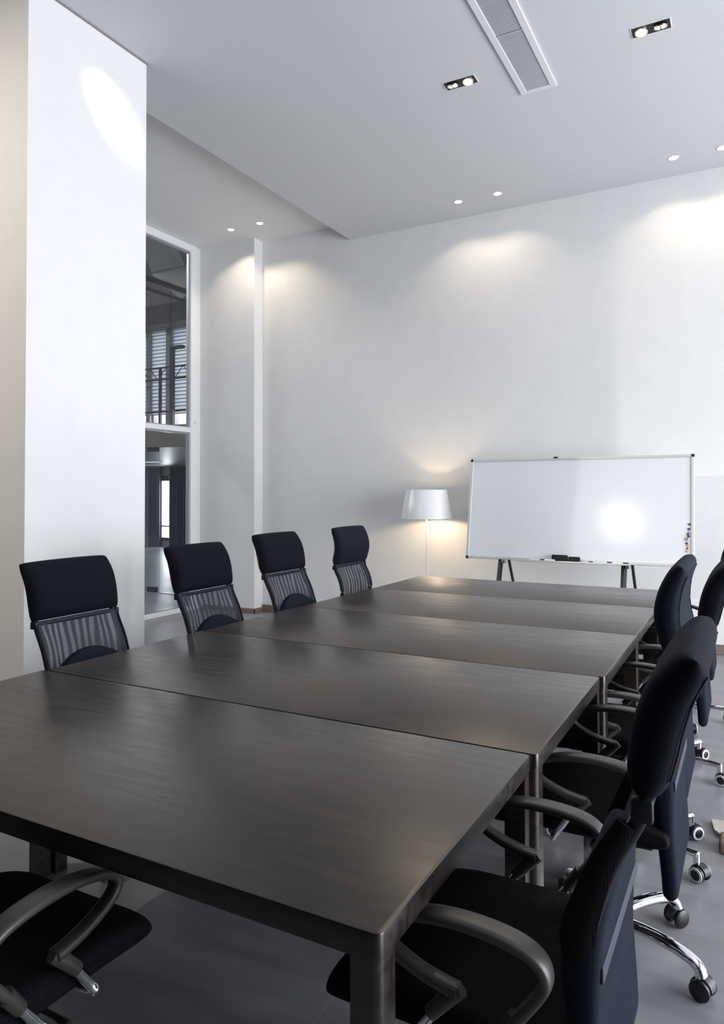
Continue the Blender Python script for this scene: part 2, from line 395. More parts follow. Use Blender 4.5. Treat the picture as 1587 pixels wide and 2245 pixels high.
# ================================================================== THE HALL BEYOND THE GLASS
bm = bmesh.new(); box(bm, -22, GX-.1, -5.4, 14.4, 7.5, 7.65); struct('ceiling', bm, HALLC)
bm = bmesh.new(); box(bm, -22.15, -22, -5.4, 14.4, 0, 7.6); struct('wall_hall_west', bm, HALLW)
bm = bmesh.new(); box(bm, -22, GX-.1, -5.4, -5.25, 0, 7.6); struct('wall_hall_south', bm, HALLW)
bm = bmesh.new()
WX = [(-20.5, -17.3), (-16.7, -13.98), (-13.86, -13.30), (-13.12, -9.4)]
box(bm, -22, GX, 14.0, 14.15, 5.75, 7.5); box(bm, -22, GX, 14.0, 14.15, 2.05, 3.18)
xs = [-22]+[v for ab in WX for v in ab]+[GX]
for i in range(0, len(xs), 2): box(bm, xs[i], xs[i+1], 14.0, 14.15, 3.18, 5.75)
box(bm, -22, -13.56, 14.0, 14.15, 0, 2.05); box(bm, -12.6, GX, 14.0, 14.15, 0, 2.05)
box(bm, -13.56, -12.6, 14.0, 14.15, 1.85, 2.05); box(bm, -13.56, -12.6, 14.0, 14.15, 0, .16)
box(bm, -13.99, -13.86, 13.86, 13.92, 2.3, 5.8); box(bm, -13.30, -13.12, 13.86, 13.92, 2.3, 5.8)
struct('wall_hall_north', bm, HALLW)
# mezzanine slab over the far half of the hall
bm = bmesh.new(); box(bm, -22, GX-.1, 7.62, 14, 2.10, 2.26); struct('ceiling', bm, HALLC)
bm = bmesh.new(); box(bm, -22, GX-.1, 7.5, 7.62, 2.06, 2.32); struct('trim_2', bm, noise_bump(mat('slab_edge_brown', (.13, .115, .10), .6), 5, .05, colvar=.1))

# far glass partition with patch fittings
t = thing('glass_partition', 'frameless clear glass partition in the hall seen through the lower glazed pane', 'partition', (-7.45, 7.55, 0))
for i, (x0, x1) in enumerate(((-1.2, -.10), (-.09, .10))):
    bm = bmesh.new(); box(bm, x0, x1, -.006, .006, .01, 2.05); obj('glass_panel', bm, GLASSG, t)
bm = bmesh.new(); box(bm, -.13, .07, -.02, .02, 2.0, 2.09, .004); obj('top_patch_fitting', bm, BLACKM, t)
bm = bmesh.new(); box(bm, -.13, .05, -.02, .02, .0, .08, .004); obj('bottom_patch_fitting', bm, BLACKM, t)
bm = bmesh.new(); box(bm, -1.2, .5, -.02, .02, 0, .008); obj('floor_rail', bm, STEEL, t)
# curtains
def curtain(x0, x1, label):
    bm = bmesh.new(); n = 40; cols = []
    for i in range(n+1):
        x = x0+(x1-x0)*i/n; y = .05*sin(i*1.35)
        cols.append([bm.verts.new((x, 13.86+y, z)) for z in (.02, .7, 1.4, 2.06)])
    for a, b in zip(cols, cols[1:]):
        for k in range(3): bm.faces.new((a[k], b[k], b[k+1], a[k+1]))
    o = obj('curtain', bm, CURT, smooth=True)
    s = o.modifiers.new('thickness', 'SOLIDIFY'); s.thickness = .012
    tag(o, label, 'curtain', 'navy curtains at the far hall window')
curtain(-13.86, -13.50, 'narrow navy curtain left of the bright far hall window')
curtain(-13.16, -12.50, 'wider navy curtain right of the bright far hall window')
def blinds(x0, x1, z0, z1, pitch, m_, label, y=13.962, tilt=.12, w=None, edge=.02):
    bm = bmesh.new(); z = z0; w = w or pitch*1.04
    while z < z1:
        Mz = Matrix.Translation((0, y, z)) @ Matrix.Rotation(tilt, 4, 'X')
        if edge: box(bm, x0, x1, -.006, .006, -w/2, -w/2+edge, mi=1, M_=Mz)  # dark lower edge paints the dark line where slats overlap
        box(bm, x0, x1, -.0015, .0015, -w/2+edge, w/2, M_=Mz); z += pitch
    box(bm, x0, x1, y-.03, y+.03, z1, z1+.05)
    o = obj('window_blind', bm, [m_, DARKST]); tag(o, label, 'blind', 'slatted blinds on the hall windows'); return o
blinds(-16.68, -13.925, 3.5, 5.62, .095, BLIND, 'pale slatted blind left of the post behind the upper glazed pane')
blinds(-13.915, -13.215, 3.5, 5.62, .095, BLIND, 'narrow pale slatted blind between the posts behind the upper glazed pane')
blinds(-13.205, -9.41, 3.5, 5.62, .095, BLIND, 'pale slatted blind right of the posts behind the upper glazed pane')
blinds(-13.26, -12.62, .2, 1.78, .035, BLINDW, 'thin white slatted blind in the low far hall window', tilt=1.0, w=.02, edge=0)
# window bars of low window
bm = bmesh.new(); box(bm, -13.56, -12.6, 13.99, 14.05, .52, .55); box(bm, -13.56, -12.6, 13.98, 14.05, .16, .24); box(bm, -13.56, -12.6, 13.99, 14.05, 1.72, 1.85); struct('window_7', bm, DARKST)
# balustrade truss in front of upper windows
t = thing('balustrade', 'dark steel truss balustrade in front of the slatted hall windows', 'railing', (-15.2, 13.5, 2.26))
for z in (2.32, 2.02, 1.2, .45):
    bm = bmesh.new(); box(bm, 0, 4.6, -.02, .02, z-.02, z+.02); obj('rail', bm, DARKST, t)
for k in range(8):
    bm = bmesh.new(); x = .3+k*.56; tube(bm, [(x, 0, 2.02), (x+.28, 0, 2.32), (x+.56, 0, 2.02)], .012, 6); obj('brace', bm, DARKST, t)
for k in range(4):
    bm = bmesh.new(); x = .96+k*1.1; box(bm, x-.03, x+.03, -.03, .03, 0, 2.34); obj('post', bm, DARKST, t)
t = thing('steel_column', 'slim dark steel column standing behind the upper glazed pane, right of the balustrade post', 'column', (-12.54, 13.3, 2.26))
bm = bmesh.new(); box(bm, -.05, .04, -.05, .05, 0, 2.74, .005); obj('shaft', bm, DARKST, t)
bm = bmesh.new(); box(bm, .0, .36, -.06, .06, 2.70, 2.78, .01); obj('bracket', bm, DARKST, t)
bm = bmesh.new(); lathe(bm, [(.009, 0), (.009, 5.2)], 6, c=(-11.95, 12.6, 2.28)); tag(obj('hanging_rod', bm, BLACKM), 'thin vertical rod hanging in the hall beyond the upper glazed pane', 'rod')
bm = bmesh.new(); box(bm, -15.5, -9, 13.2, 13.8, 5.62, 6.1, M_=Matrix.Identity(4)); struct('trim_3', bm, DARKST)
# suspended baffles and pipes
for lo_pts, lab in (([(-9.94, 9.97, 5.6), (-8.3, 7.85, 5.75), (-7.6, 8.1, 5.75), (-8.68, 9.36, 5.6), (-9.1, 9.95, 5.6)], 'large grey suspended ceiling board near the top of the glazed wall'),
                    ([(-9.96, 10.02, 5.57), (-9.12, 10.0, 5.57), (-9.2, 10.35, 5.25), (-9.75, 10.55, 5.2)], 'smaller grey suspended board below the large one in the hall')):
    bm = bmesh.new(); a = [bm.verts.new(p) for p in lo_pts]; b = [bm.verts.new((p[0], p[1], p[2]+.03)) for p in lo_pts]; n = len(a)
    bm.faces.new(a); bm.faces.new(b)
    for k in range(n): bm.faces.new((a[k], a[(k+1) % n], b[(k+1) % n], b[k]))
    tag(obj('ceiling_baffle', bm, HPANEL), lab, 'ceiling panel', 'suspended boards in the hall')
for (x, z, r, lab) in ((-9.0, 5.08, .05, 'thick dark pipe running under the hall ceiling boards'), (-8.9, 4.86, .03, 'thin dark pipe running below the thick pipe in the hall')):
    bm = bmesh.new(); lathe(bm, [(r, 6.5), (r, 13.9)], 12, axis='y', c=(x, 0, z)); tag(obj('ceiling_pipe', bm, DARKST, smooth=True), lab, 'pipe', 'pipes under the hall roof')
# hall strips
for (x0, x1, y, lab) in ((-12.4, -11.2, 11.5, 'white fluorescent strip on the low hall ceiling near the right curtain'), (-13.4, -11.9, 9.4, 'white fluorescent strip on the low hall ceiling near the glass partition')):
    t = thing('strip_light', lab, 'light', ((x0+x1)/2, y, 2.10), 0, 'hall strip lights')
    bm = bmesh.new(); box(bm, (x0-x1)/2, (x1-x0)/2, -.05, .05, -.02, 0); obj('housing', bm, WHITE, t)
    bm = bmesh.new(); box(bm, (x0-x1)/2+.01, (x1-x0)/2-.01, -.04, .04, -.024, -.02); obj('diffuser', bm, STRIP, t)

# ================================================================== CEILING FITTINGS
def vent():
    t = thing('air_vent', 'long white louvred air vent set in the ceiling', 'vent', (0, 0, CEIL))
    x0, x1, y0, y1 = -1.390, -1.137, 2.75, 4.972; w = .045
    bm = bmesh.new()
    for a in ((x0, x0+w, y0, y1), (x1-w, x1, y0, y1), (x0+w, x1-w, y0, y0+w), (x0+w, x1-w, y1-w, y1)): box(bm, *a, -.014, 0, .004)
    obj('frame', bm, VENT, t)
    bm = bmesh.new(); y = y0+w+.01
    while y < y1-w-.004:
        box(bm, x0+w, x1-w, -.0058, .0058, -.001, .001, M_=Matrix.Translation((0, y, -.008)) @ Matrix.Rotation(-.3, 4, 'X')); y += .0185
    for yy in (3.6, 4.25): box(bm, x0+w, x1-w, yy-.004, yy+.004, -.014, -.006)
    obj('grille', bm, VENTD, t)
    bm = bmesh.new(); box(bm, x0+w, x1-w, y0+w, y1-w, -.0015, -.0005); obj('duct_shade_sheet', bm, mat('painted_duct_shade', (.09, .09, .12), .6), t)  # dark sheet stands in for the shade of the duct between the louvres
vent()
def twin(x0, x1, y0, y1, bright, lab, z=CEIL):
    """twin adjustable halogen fitting; bright = which lamp (0/1) is tilted towards the far wall / camera"""
    cx, cy = (x0+x1)/2, (y0+y1)/2; t = thing('twin_spotlight', lab, 'light', (cx, cy, z), 0, 'twin black recessed spotlights')
    hx, hy = (x1-x0)/2, (y1-y0)/2
    bm = bmesh.new()
    for a in ((-hx-.004, -hx, -hy-.004, hy+.004), (hx, hx+.004, -hy-.004, hy+.004), (-hx, hx, -hy-.004, -hy), (-hx, hx, hy, hy+.004)): box(bm, *a, -.004, 0)
    obj('trim_frame', bm, WHITE, t)
    bm = bmesh.new(); box(bm, -hx, hx, -hy, hy, -.0022, -.0006); obj('housing', bm, BLACKP, t)
    for k, s in ((0, -.5), (1, .5)):
        br = (k == bright); Rm = Matrix.Translation((s*2*hx*.5, 0, -.004)) @ Matrix.Rotation(-.18 if br else .22, 4, 'X')
        bm = bmesh.new(); lathe(bm, [(.036, 0), (.040, -.004), (.038, -.010), (.031, -.011), (.029, -.004)], 28); bmesh.ops.transform(bm, matrix=Rm, verts=bm.verts[:])
        lp = obj('lamp', bm, REFL, t, smooth=True)
        bm = bmesh.new(); lathe(bm, [(.034 if br else .027, -.006), (.022, -.009), (.001, -.010)], 24); bmesh.ops.transform(bm, matrix=Rm, verts=bm.verts[:]); obj('bulb', bm, BULB if br else BULBW, lp, smooth=True)
        if not br:
            bm = bmesh.new(); box(bm, -.003, .003, -.030, .030, -.014, -.011, M_=Rm); obj('cross_bar', bm, BLACKP, lp)
    return t
twin(-1.832, -1.610, 4.575, 4.675, 1, 'black twin spotlight in the ceiling left of the long air vent')
twin(-.602, -.381, 4.585, 4.688, 0, 'black twin spotlight in the ceiling right of the long air vent')
twin(-3.06, -2.84, 2.55, 2.65, 0, 'black twin spotlight in the ceiling beside the white pillar')
spot('twin_spot_beam', (-1.68, 4.6, CEIL-.03), (.1, -.55, -1), 75, .8, 38, WARM)
spot('twin_spot_beam', (-.54, 4.6, CEIL-.03), (.05, -.5, -1), 75, .8, 38, WARM)
twin(-2.60, -2.38, -3.0, -2.9, 0, 'added unseen black twin spotlight in the ceiling behind the viewer')  # fitting and beam added out of view to make the board glare
spot('added_board_glare_beam', (-2.45, -2.95, CEIL-.03), Vector((-.9, 6.38, 1.0))-Vector((-2.45, -2.95, CEIL-.03)), 11, 1., 170, (1, .97, .9), .05)
twin(-5.11, -4.89, -.35, -.25, 0, 'added unseen black twin spotlight in the raised ceiling strip in front of the pillar end', RCEIL)  # unseen fitting and its beam, added to brighten the pillar end face
spot('added_pillar_end_fill', (-5.0, -.3, RCEIL-.03), (1.3, 2.84, -2.1), 78, 1.0, 430, (1, .91, .80))
spot('pillar_spot_beam', (-2.99, 2.62, CEIL-.03), Vector((-3.47, 3.13, 3.80))-Vector((-2.99, 2.62, CEIL-.03)), 29, 1.0, 36, (1, .93, .86))
def downlight(x, y, z, lab):
    t = thing('downlight', lab, 'light', (x, y, z), 0, 'small round recessed downlights')
    bm = bmesh.new(); lathe(bm, [(.046, -.0005), (.046, -.003), (.037, -.006), (.034, -.001)], 28); obj('rim', bm, WHITE, t, smooth=True)
    bm = bmesh.new(); lathe(bm, [(.034, -.0025), (.030, -.0045), (.002, -.005)], 24); obj('bulb', bm, BULBW, t, smooth=True)
    spot('downlight_beam', (x, y, z-.012), (0, .10, -1), 120, .45, 16 if z > CEIL else 8.5, (1, .84, .66), .02)
downlight(-5.187, 6.437, RCEIL, 'round ceiling downlight in the recess, left one of its pair')
downlight(-4.782, 6.439, RCEIL, 'round ceiling downlight in the recess, right one of its pair')
downlight(-2.466, 6.54, CEIL, 'round ceiling downlight by the far wall above the floor lamp')
downlight(-2.070, 6.54, CEIL, 'round ceiling downlight by the far wall, just right of the one above the floor lamp')
downlight(-.531, 6.556, CEIL, 'round ceiling downlight above the right part of the whiteboard')
downlight(-.160, 6.556, CEIL, 'round ceiling downlight at the right picture edge')

# ================================================================== TABLES
TAB = [((-2.36, -.500), (.975, 1.817), 'nearest table of the dark wood run, its corner beside the closest chair'),
       ((-2.345, -.484), (1.824, 2.686), 'second dark wood table from the front in the run'),
       ((-2.335, -.468), (2.692, 3.534), 'middle table of the five dark wood tables'),
       ((-2.320, -.470), (3.541, 4.400), 'fourth dark wood table from the front in the run'),
       ((-2.310, -.500), (4.408, 5.215), 'farthest dark wood table, the one nearest the whiteboard')]
for (X, Y, lab) in TAB:
    cx, cy = sum(X)/2, sum(Y)/2; hx, hy = (X[1]-X[0])/2, (Y[1]-Y[0])/2
    t = thing('conference_table', lab, 'table', (cx, cy, 0), 0, 'dark wood tables pushed into one long run')
    bm = bmesh.new(); box(bm, -hx, hx, -hy, hy, .712, .75)
    ve = [e for e in bm.edges if abs(e.verts[0].co.z-e.verts[1].co.z) > .01]
    bmesh.ops.bevel(bm, geom=ve, offset=.013, segments=5, profile=.5, affect='EDGES')
    te = [e for e in bm.edges if e.verts[0].co.z > .749 and e.verts[1].co.z > .749]
    bmesh.ops.bevel(bm, geom=te, offset=.0022, segments=2, profile=.5, affect='EDGES')
    obj('tabletop', bm, WOOD, t, smooth=True)
    bm = bmesh.new()
    for a in ((-hx+.05, hx-.05, -hy+.002, -hy+.022), (-hx+.05, hx-.05, hy-.022, hy-.002), (-hx+.002, -hx+.022, -hy+.05, hy-.05), (hx-.022, hx-.002, -hy+.05, hy-.05)):
        box(bm, *a, .705, .712)
    obj('edge_rail', bm, WOOD, t)
    for sx in (-1, 1):
        for sy in (-1, 1):
            bm = bmesh.new(); box(bm, -.026, .026, -.026, .026, 0, .712)
            ve = [e for e in bm.edges if abs(e.verts[0].co.z-e.verts[1].co.z) > .01 and sx*e.verts[0].co.x > 0 and sy*e.verts[0].co.y > 0]
            bmesh.ops.bevel(bm, geom=ve, offset=.016, segments=6, profile=.5, affect='EDGES')
            bmesh.ops.translate(bm, vec=(sx*(hx-.027), sy*(hy-.027), 0), verts=bm.verts[:])
            obj('leg', bm, WOOD, t, smooth=True)

# ================================================================== CHAIRS   (local frame: x forward, z up)
STD = dict(cx=[(.33, -.212), (.5, -.200), (.6, -.194), (.68, -.200), (.78, -.232), (.9, -.292), (.97, -.304), (1.04, -.318), (1.09, -.338), (1.145, -.378), (1.2, -.41)], top=1.148, pad0=.916,
           hth=[(.9, .030), (.98, .040), (1.06, .040), (1.15, .030)])
CUR = dict(cx=[(.33, -.212), (.5, -.200), (.6, -.192), (.70, -.180), (.78, -.170), (.86, -.190), (.93, -.232), (.98, -.226), (1.05, -.206), (1.10, -.206), (1.16, -.222), (1.215, -.252), (1.25, -.27)], top=1.215, pad0=.955,
           hth=[(.9, .026), (1.0, .034), (1.08, .036), (1.2, .026)])
def blend_interp(tab):
    zs = [a for a, b in tab]
    def f(z):
        s = 0
        for k in (-2, -1, 0, 1, 2):
            zz = min(max(z+k*.014, zs[0]), zs[-1]); s += interp(tab, zz)
        return s/5
    return f
def make_chair(P, base, roll=True, name='office_chair'):
    t = thing(name, 'x', 'chair')
    cx = blend_interp(P['cx']); hth = blend_interp(P['hth'])
    HW = .215
    # headrest
    pz0, pz1 = P['pad0'], P['top']
    bm = pillow(cx, hth, lambda v: pz0, lambda v: pz1-.004*v*v, lambda z: HW+.004, 22, 28, 13, 10)
    hr = obj('headrest_pad', bm, HEADF if P is STD else WEAVE, t, smooth=True)
    bm = bmesh.new()                       # stitched seam round the rear of the pad
    for s in (-1, 1):
        tube(bm, [(cx(z)-hth(z)*.95, s*(HW-.014), z) for z in [pz0+.03+(pz1-pz0-.06)*i/12 for i in range(13)]], .0015, 6)
    z = pz0+.03; tube(bm, [(cx(z)-hth(z)*.97, y, z) for y in [-.2+.4*i/10 for i in range(11)]], .0015, 6)
    obj('seam', bm, SPACER, hr, smooth=True)
    # side tubes and cross bars
    zb = pz0-.012
    bm = bmesh.new()
    for s in (-1, 1):
        zs = [.58+(pz0+.03-.58)*i/22 for i in range(23)]
        tube(bm, [(cx(z)-.006, s*(HW-.016), z) for z in zs], [(.011, .013)]*23, 10)
    tube(bm, [(cx(zb), y, zb) for y in [-HW+.012+(2*HW-.024)*i/8 for i in range(9)]], [(.007, .010)]*9, 8)
    obj('back_frame', bm, FRAMEP, t, smooth=True)
    bm = bmesh.new(); z = .607; box(bm, cx(z)-.0335, cx(z)-.028, -HW+.016, HW-.016, z-.014, z+.014, .002); obj('lower_crossbar', bm, mat_strap, t)
    for s in (-1, 1):                      # clips that hold the headrest
        bm = bmesh.new(); z = zb; bx = cx(z)
        box(bm, bx-.019, bx+.015, s*(HW-.006)-.008, s*(HW-.006)+.010, z-(.026 if roll else .020), z+.012, .004)
        obj('headrest_clip', bm, FRAMEP, t, smooth=True)
    # see-through mesh
    bm = bmesh.new(); g = []
    for i in range(15):
        z = .56+(zb-.56)*i/14
        g.append([bm.verts.new((cx(z)+.010-.014*(1-v*v), v*(HW-.012), z)) for v in [-1+2*j/12 for j in range(13)]])
    for a, b in zip(g, g[1:]):
        for j in range(12): bm.faces.new((a[j], a[j+1], b[j+1], b[j]))
    obj('mesh_panel', bm, SHEER, t, smooth=True)
    # piped padded side rolls of the mesh (near the edges)
    for s in ((-1, 1) if roll else ()):
        bm = bmesh.new()
        zs = [.615+(zb-.035-.615)*i/14 for i in range(15)]
        tube(bm, [(cx(z)+.010, s*(HW-.006), z) for z in zs], [(.004, .008), (.009, .022), (.011, .029), (.011, .031)]+[(.0095-.002*i/10, .030-.014*i/10) for i in range(11)], 10)
        obj('side_piping', bm, SPACER, t, smooth=True)
    # lumbar cushion with arched top, reaching down behind the seat
    lth = blend_interp([(.33, .021), (.5, .024), (.6, .034), (.68, .034), (.76, .026), (.8, .02)])
    bm = pillow(lambda z: cx(z)+.004, lth, lambda v: .304, lambda v: .668+(.115 if P is STD else .05)*max(0, 1-(abs(v)**2.0)), lambda z: HW+.002, 28, 30, 30, 40)
    obj('lumbar_cushion', bm, WEAVE, t, smooth=True)
    if not roll:                           # slim side rails instead of padded rolls
        for s in (-1, 1):
            bm = bmesh.new(); zs = [.50+(zb-.50)*i/16 for i in range(17)]
            tube(bm, [(cx(z)+.006, s*(HW-.004), z) for z in zs], [(.0055, .009)]*17, 8); obj('side_rail', bm, FRAMEP, t, smooth=True)
    # seat
    def sz(x): return .0
    bm = bmesh.new(); prof = []
    cols = []; ny = 18
    for j in range(ny+1):
        v = -cos(pi*j/ny); v = math.copysign(abs(v)**.7, v); fy = max(0., 1-abs(v)**8)**(1/2.5); loop = []
        n = 40
        for k in range(n):
            a = 2*pi*k/n; ca, sa = cos(a), sin(a)
            X = .045+.262*math.copysign(abs(ca)**.5, ca); Z = math.copysign(abs(sa)**.55, sa)
            drop = -.034*max(0, (X-.12)/.19)**2 - .004*(1-v*v)
            th = .042-.003*max(0, (X-.1)/.2)
            hwid = .240-.020*max(0, (X-.15)/.15)**2
            loop.append(bm.verts.new((X*(1 if abs(v) < .2 else 1)-.012*abs(v)**6*(1 if X > .1 else -1), v*hwid, .462+drop+th*Z*(.25+.75*fy)+.004*abs(v)**3)))
        cols.append(loop)
    for a, b in zip(cols, cols[1:]):
        for k in range(n): bm.faces.new((a[k], a[(k+1) % n], b[(k+1) % n], b[k]))
    bm.faces.new(cols[0]); bm.faces.new(cols[-1])
    obj('seat', bm, SPACER, t, smooth=True)
    bm = B(-.16, .20, -.17, .17, .405, .425, bev=.006); obj('seat_pan', bm, POLY, t)
    bm = bmesh.new(); box(bm, -.12, .10, -.07, .07, .355, .405, .012); box(bm, -.195, -.10, -.035, .035, .365, .385, .006)
    tube(bm, [(.05, -.06, .385), (.05, -.2, .385), (.05, -.24, .38)], [.006, .006, .01], 8)
    obj('tilt_mechanism', bm, BLACKM, t, smooth=True)
    # arms
    for s in (-1, 1):
        ya = s*.258
        P_ = [(-.098, .530), (-.118, .556), (-.140, .588), (-.150, .612), (-.140, .638), (-.108, .656), (-.05, .666), (.02, .667), (.08, .658), (.125, .643), (.150, .622), (.146, .600), (.120, .580), (.075, .561), (.035, .551), (.003, .546)]
        path = smooth_path([(x, ya, z) for x, z in P_], 4); N_ = len(path); rad = []
        for i, p in enumerate(path):
            u = i/(N_-1)
            w = .016+.009*max(0, sin(pi*min(1, max(0, (u-.12)/.5))))
            rad.append((w, .0105))
        bm = bmesh.new(); tube(bm, path, rad, 14, sec=3.0, up=(0, 1, 0) if False else (0, 0, 1))
        # sweep frame handled along y
        bm.free(); bm = bmesh.new(); rings = []
        for i, p in enumerate(path):
            tt = (path[min(i+1, N_-1)]-path[max(i-1, 0)]).normalized(); sd = Vector((0, 1, 0)); up = tt.cross(sd).normalized(); ring = []
            for k in range(16):
                a = 2*pi*k/16; e = 2/3.2; ca = math.copysign(abs(cos(a))**e, cos(a)); sa = math.copysign(abs(sin(a))**e, sin(a))
                ring.append(bm.verts.new(p+sd*rad[i][0]*ca+up*rad[i][1]*sa))
            rings.append(ring)
        for a, b in zip(rings, rings[1:]):
            for k in range(16): bm.faces.new((a[k], a[(k+1) % 16], b[(k+1) % 16], b[k]))
        bm.faces.new(rings[0]); bm.faces.new(rings[-1])
        arm = obj('armrest', bm, POLY, t, smooth=True)
        bm = bmesh.new()
        tube(bm, [(-.100, ya, .536), (-.068, ya, .492)], [(.014, .016), (.013, .014)], 12); obj('sleeve', bm, POLY, arm, smooth=True)
        bm = bmesh.new(); tube(bm, [(-.004, ya, .549), (.024, ya, .525), (.055, ya, .492)], [(.010, .012), (.014, .015), (.013, .014)], 12)
        obj('sleeve', bm, POLY, arm, smooth=True)
        bm = bmesh.new(); yi = s*.20
        tube(bm, smooth_path([(-.085, ya, .515), (-.03, ya, .440), (-.012, ya, .418), (-.006, yi, .408), (-.006, s*.12, .408)], 5), .0095, 10); obj('chrome_post', bm, CHROME, arm, smooth=True)
        bm = bmesh.new()
        tube(bm, smooth_path([(.035, ya, .515), (.085, ya, .445), (.098, ya, .425), (.104, yi, .412), (.104, s*.12, .412)], 5), .0095, 10)
        obj('chrome_post', bm, CHROME, arm, smooth=True)
    # column
    bm = bmesh.new(); lathe(bm, [(.026, .06), (.026, .20), (.015, .205), (.015, .36)], 20); lathe(bm, [(.048, .055), (.052, .07), (.048, .115), (.034, .135), (.028, .14)], 24)
    obj('gas_lift', bm, [CHROME], t, smooth=True)
    for k in range(5):
        bm = bmesh.new()
        if base == 'cast':
            pts = smooth_path([(.03, 0, .100), (.12, 0, .108), (.20, 0, .106), (.262, 0, .094), (.288, 0, .078), (.295, 0, .060)], 5)
            n = len(pts); rad = [(.023-.008*i/n+.009*max(0, (i/n-.6)/.4)**1.5, .0155-.003*i/n+.003*max(0, (i/n-.6)/.4)) for i in range(n)]
            tube(bm, pts, rad, 14, sec=2.6)
        else:
            tube(bm, [(.03, 0, .092), (.292, 0, .090)], .0125, 14); tube(bm, [(.285, 0, .097), (.285, 0, .050)], .0125, 12)
        lg = obj('leg', bm, CHROME, t, smooth=True); lg.rotation_euler = (0, 0, 2*pi*k/5)
        bm = bmesh.new(); cxw = .285
        hoodm = 0
        lathe(bm, [(.008, .045), (.008, .062)], 10, c=(cxw, 0, 0))
        # hood
        n = 12; pr = [(-.031, .030)]+[(.031*-cos(pi*i/n), .030+.031*sin(pi*i/n)) for i in range(1, n)]+[(.031, .030), (.012, .022), (-.012, .022)]
        for (ya_, yb_) in ((-.013, .013),):
            A = [bm.verts.new((cxw+x+.012, ya_, z)) for x, z in pr]; Bv = [bm.verts.new((cxw+x+.012, yb_, z)) for x, z in pr]
            bm.faces.new(A); bm.faces.new(Bv)
            for i in range(len(pr)): bm.faces.new((A[i], A[(i+1) % len(pr)], Bv[(i+1) % len(pr)], Bv[i]))
        for sy in (-1, 1):
            y0, y1 = sy*.014, sy*.030
            lathe(bm, [(.024, y0), (.0285, y0+sy*.003), (.0285, y1-sy*.004), (.024, y1)], 22, c=(cxw+.012, 0, .0285), axis='y', mi=1)
            if base == 'tube':
                lathe(bm, [(.018, y1-sy*.002), (.018, y1+sy*.0015), (.0255, y1+sy*.0012), (.0268, y1-sy*.003)], 24, c=(cxw+.012, 0, .0285), axis='y', mi=2, closed=True)
        c = obj('caster', bm, [GPLAST if base == 'cast' else CPLAST, CPLAST, RING], lg, smooth=True)
    return t
mat_strap = noise_bump(mat('grey_blue_strap', (.030, .035, .055), .6), 200, .1, .0005)
PROTO = {}
def chair(variant, base, x, y, rz, label, group, legs=0., dz=0.):
    roll = group == RG; key = (variant, base, roll)
    if key not in PROTO:
        t = make_chair(STD if variant == 'std' else CUR, base, roll); PROTO[key] = (t, [c for c in kids(t)]); used = t
    else:
        used = copy_tree(PROTO[key][0])
    used.location = (x, y, 0); used.rotation_euler = (0, 0, rz)
    used['label'] = label; used['group'] = group; used['category'] = 'chair'
    for c in bpy.data.objects:
        if c.parent == used and c.name.split('.')[0] not in ('leg', 'gas_lift'): c.location.z = dz
    k = 0
    for c in [c for c in bpy.data.objects if c.parent == used and c.name.split('.')[0] == 'leg']:
        c.rotation_euler = (0, 0, legs-rz+2*pi*k/5); k += 1
    return used
RG = 'office chairs along the right side of the tables'; LG = 'office chairs along the left side of the tables'
chair('std', 'cast', -.452, 1.440, pi, 'closest black office chair with mesh back and headrest, cut by the bottom right corner', RG, .4, .012)
chair('cur', 'cast', -.415, 2.345, pi, 'black office chair with curved navy headrest in front of the whiteboard edge', RG, -.35)
chair('std', 'tube', -.440, 3.045, pi, 'third black office chair on the right side, half hidden behind the closest headrest', RG, .75)
chair('std', 'tube', -.420, 3.975, pi, 'fourth black office chair on the right side, its headrest cut by the picture edge', RG, -.30)
chair('std', 'tube', -.430, 4.900, pi, 'farthest black office chair on the right side, only an armrest showing beside the curved headrest', RG, .05)
chair('std', 'tube', -2.262, 2.135, 0, 'left-row mesh-back office chair in front of the white pillar', LG, radians(-126), -.018)
chair('std', 'tube', -2.255, 2.950, 0, 'left-row mesh-back office chair in front of the tall glazed wall', LG, pi+.2, -.008)
chair('std', 'tube', -2.240, 3.665, 0, 'left-row mesh-back office chair beside the recess corner of the far wall', LG, pi+.5, .015)
chair('cur', 'tube', -2.300, 4.480, 0, 'left-row office chair with curved back, farthest of the row towards the floor lamp', LG, pi, -.045)
chair('std', 'cast', -1.425, .925, pi/2, 'dark office chair tucked under the near end of the tables at bottom left', 'office chair at the near table end', .2)

# ================================================================== FLOOR LAMP
t = thing('floor_lamp', 'white floor lamp with drum shade standing left of the whiteboard', 'lamp', (-2.835, 6.58, 0))
bm = bmesh.new(); lathe(bm, [(.14, 0), (.14, .012), (.135, .018), (.012, .022)], 40); obj('base', bm, WHITE, t, smooth=True)
bm = bmesh.new(); lathe(bm, [(.0085, .018), (.0085, 1.30)], 14); obj('pole', bm, WHITE, t, smooth=True)
bm = bmesh.new(); lathe(bm, [(.252, 1.152), (.250, 1.152), (.198, 1.432), (.201, 1.436), (.2045, 1.432), (.2555, 1.152), (.254, 1.150)], 64, closed=True); sh = obj('lamp_shade', bm, SHADE, t, smooth=True)
bm = bmesh.new()
for k in range(3): a = 2*pi*k/3; tube(bm, [(0, 0, 1.30), (.2*cos(a), .2*sin(a), 1.40)], .003, 6)
obj('shade_spider', bm, WHITE, t)
bm = bmesh.new(); lathe(bm, [(.012, 1.30), (.014, 1.32), (.028, 1.345), (.030, 1.365), (.020, 1.388), (.004, 1.395)], 20); obj('bulb', bm, emit('lamp_bulb', (1, .85, .65), 12), t, smooth=True)
pl = bpy.data.lights.new('floor_lamp_light', 'POINT'); pl.energy = 11; pl.color = (1, .78, .52); pl.shadow_soft_size = .03
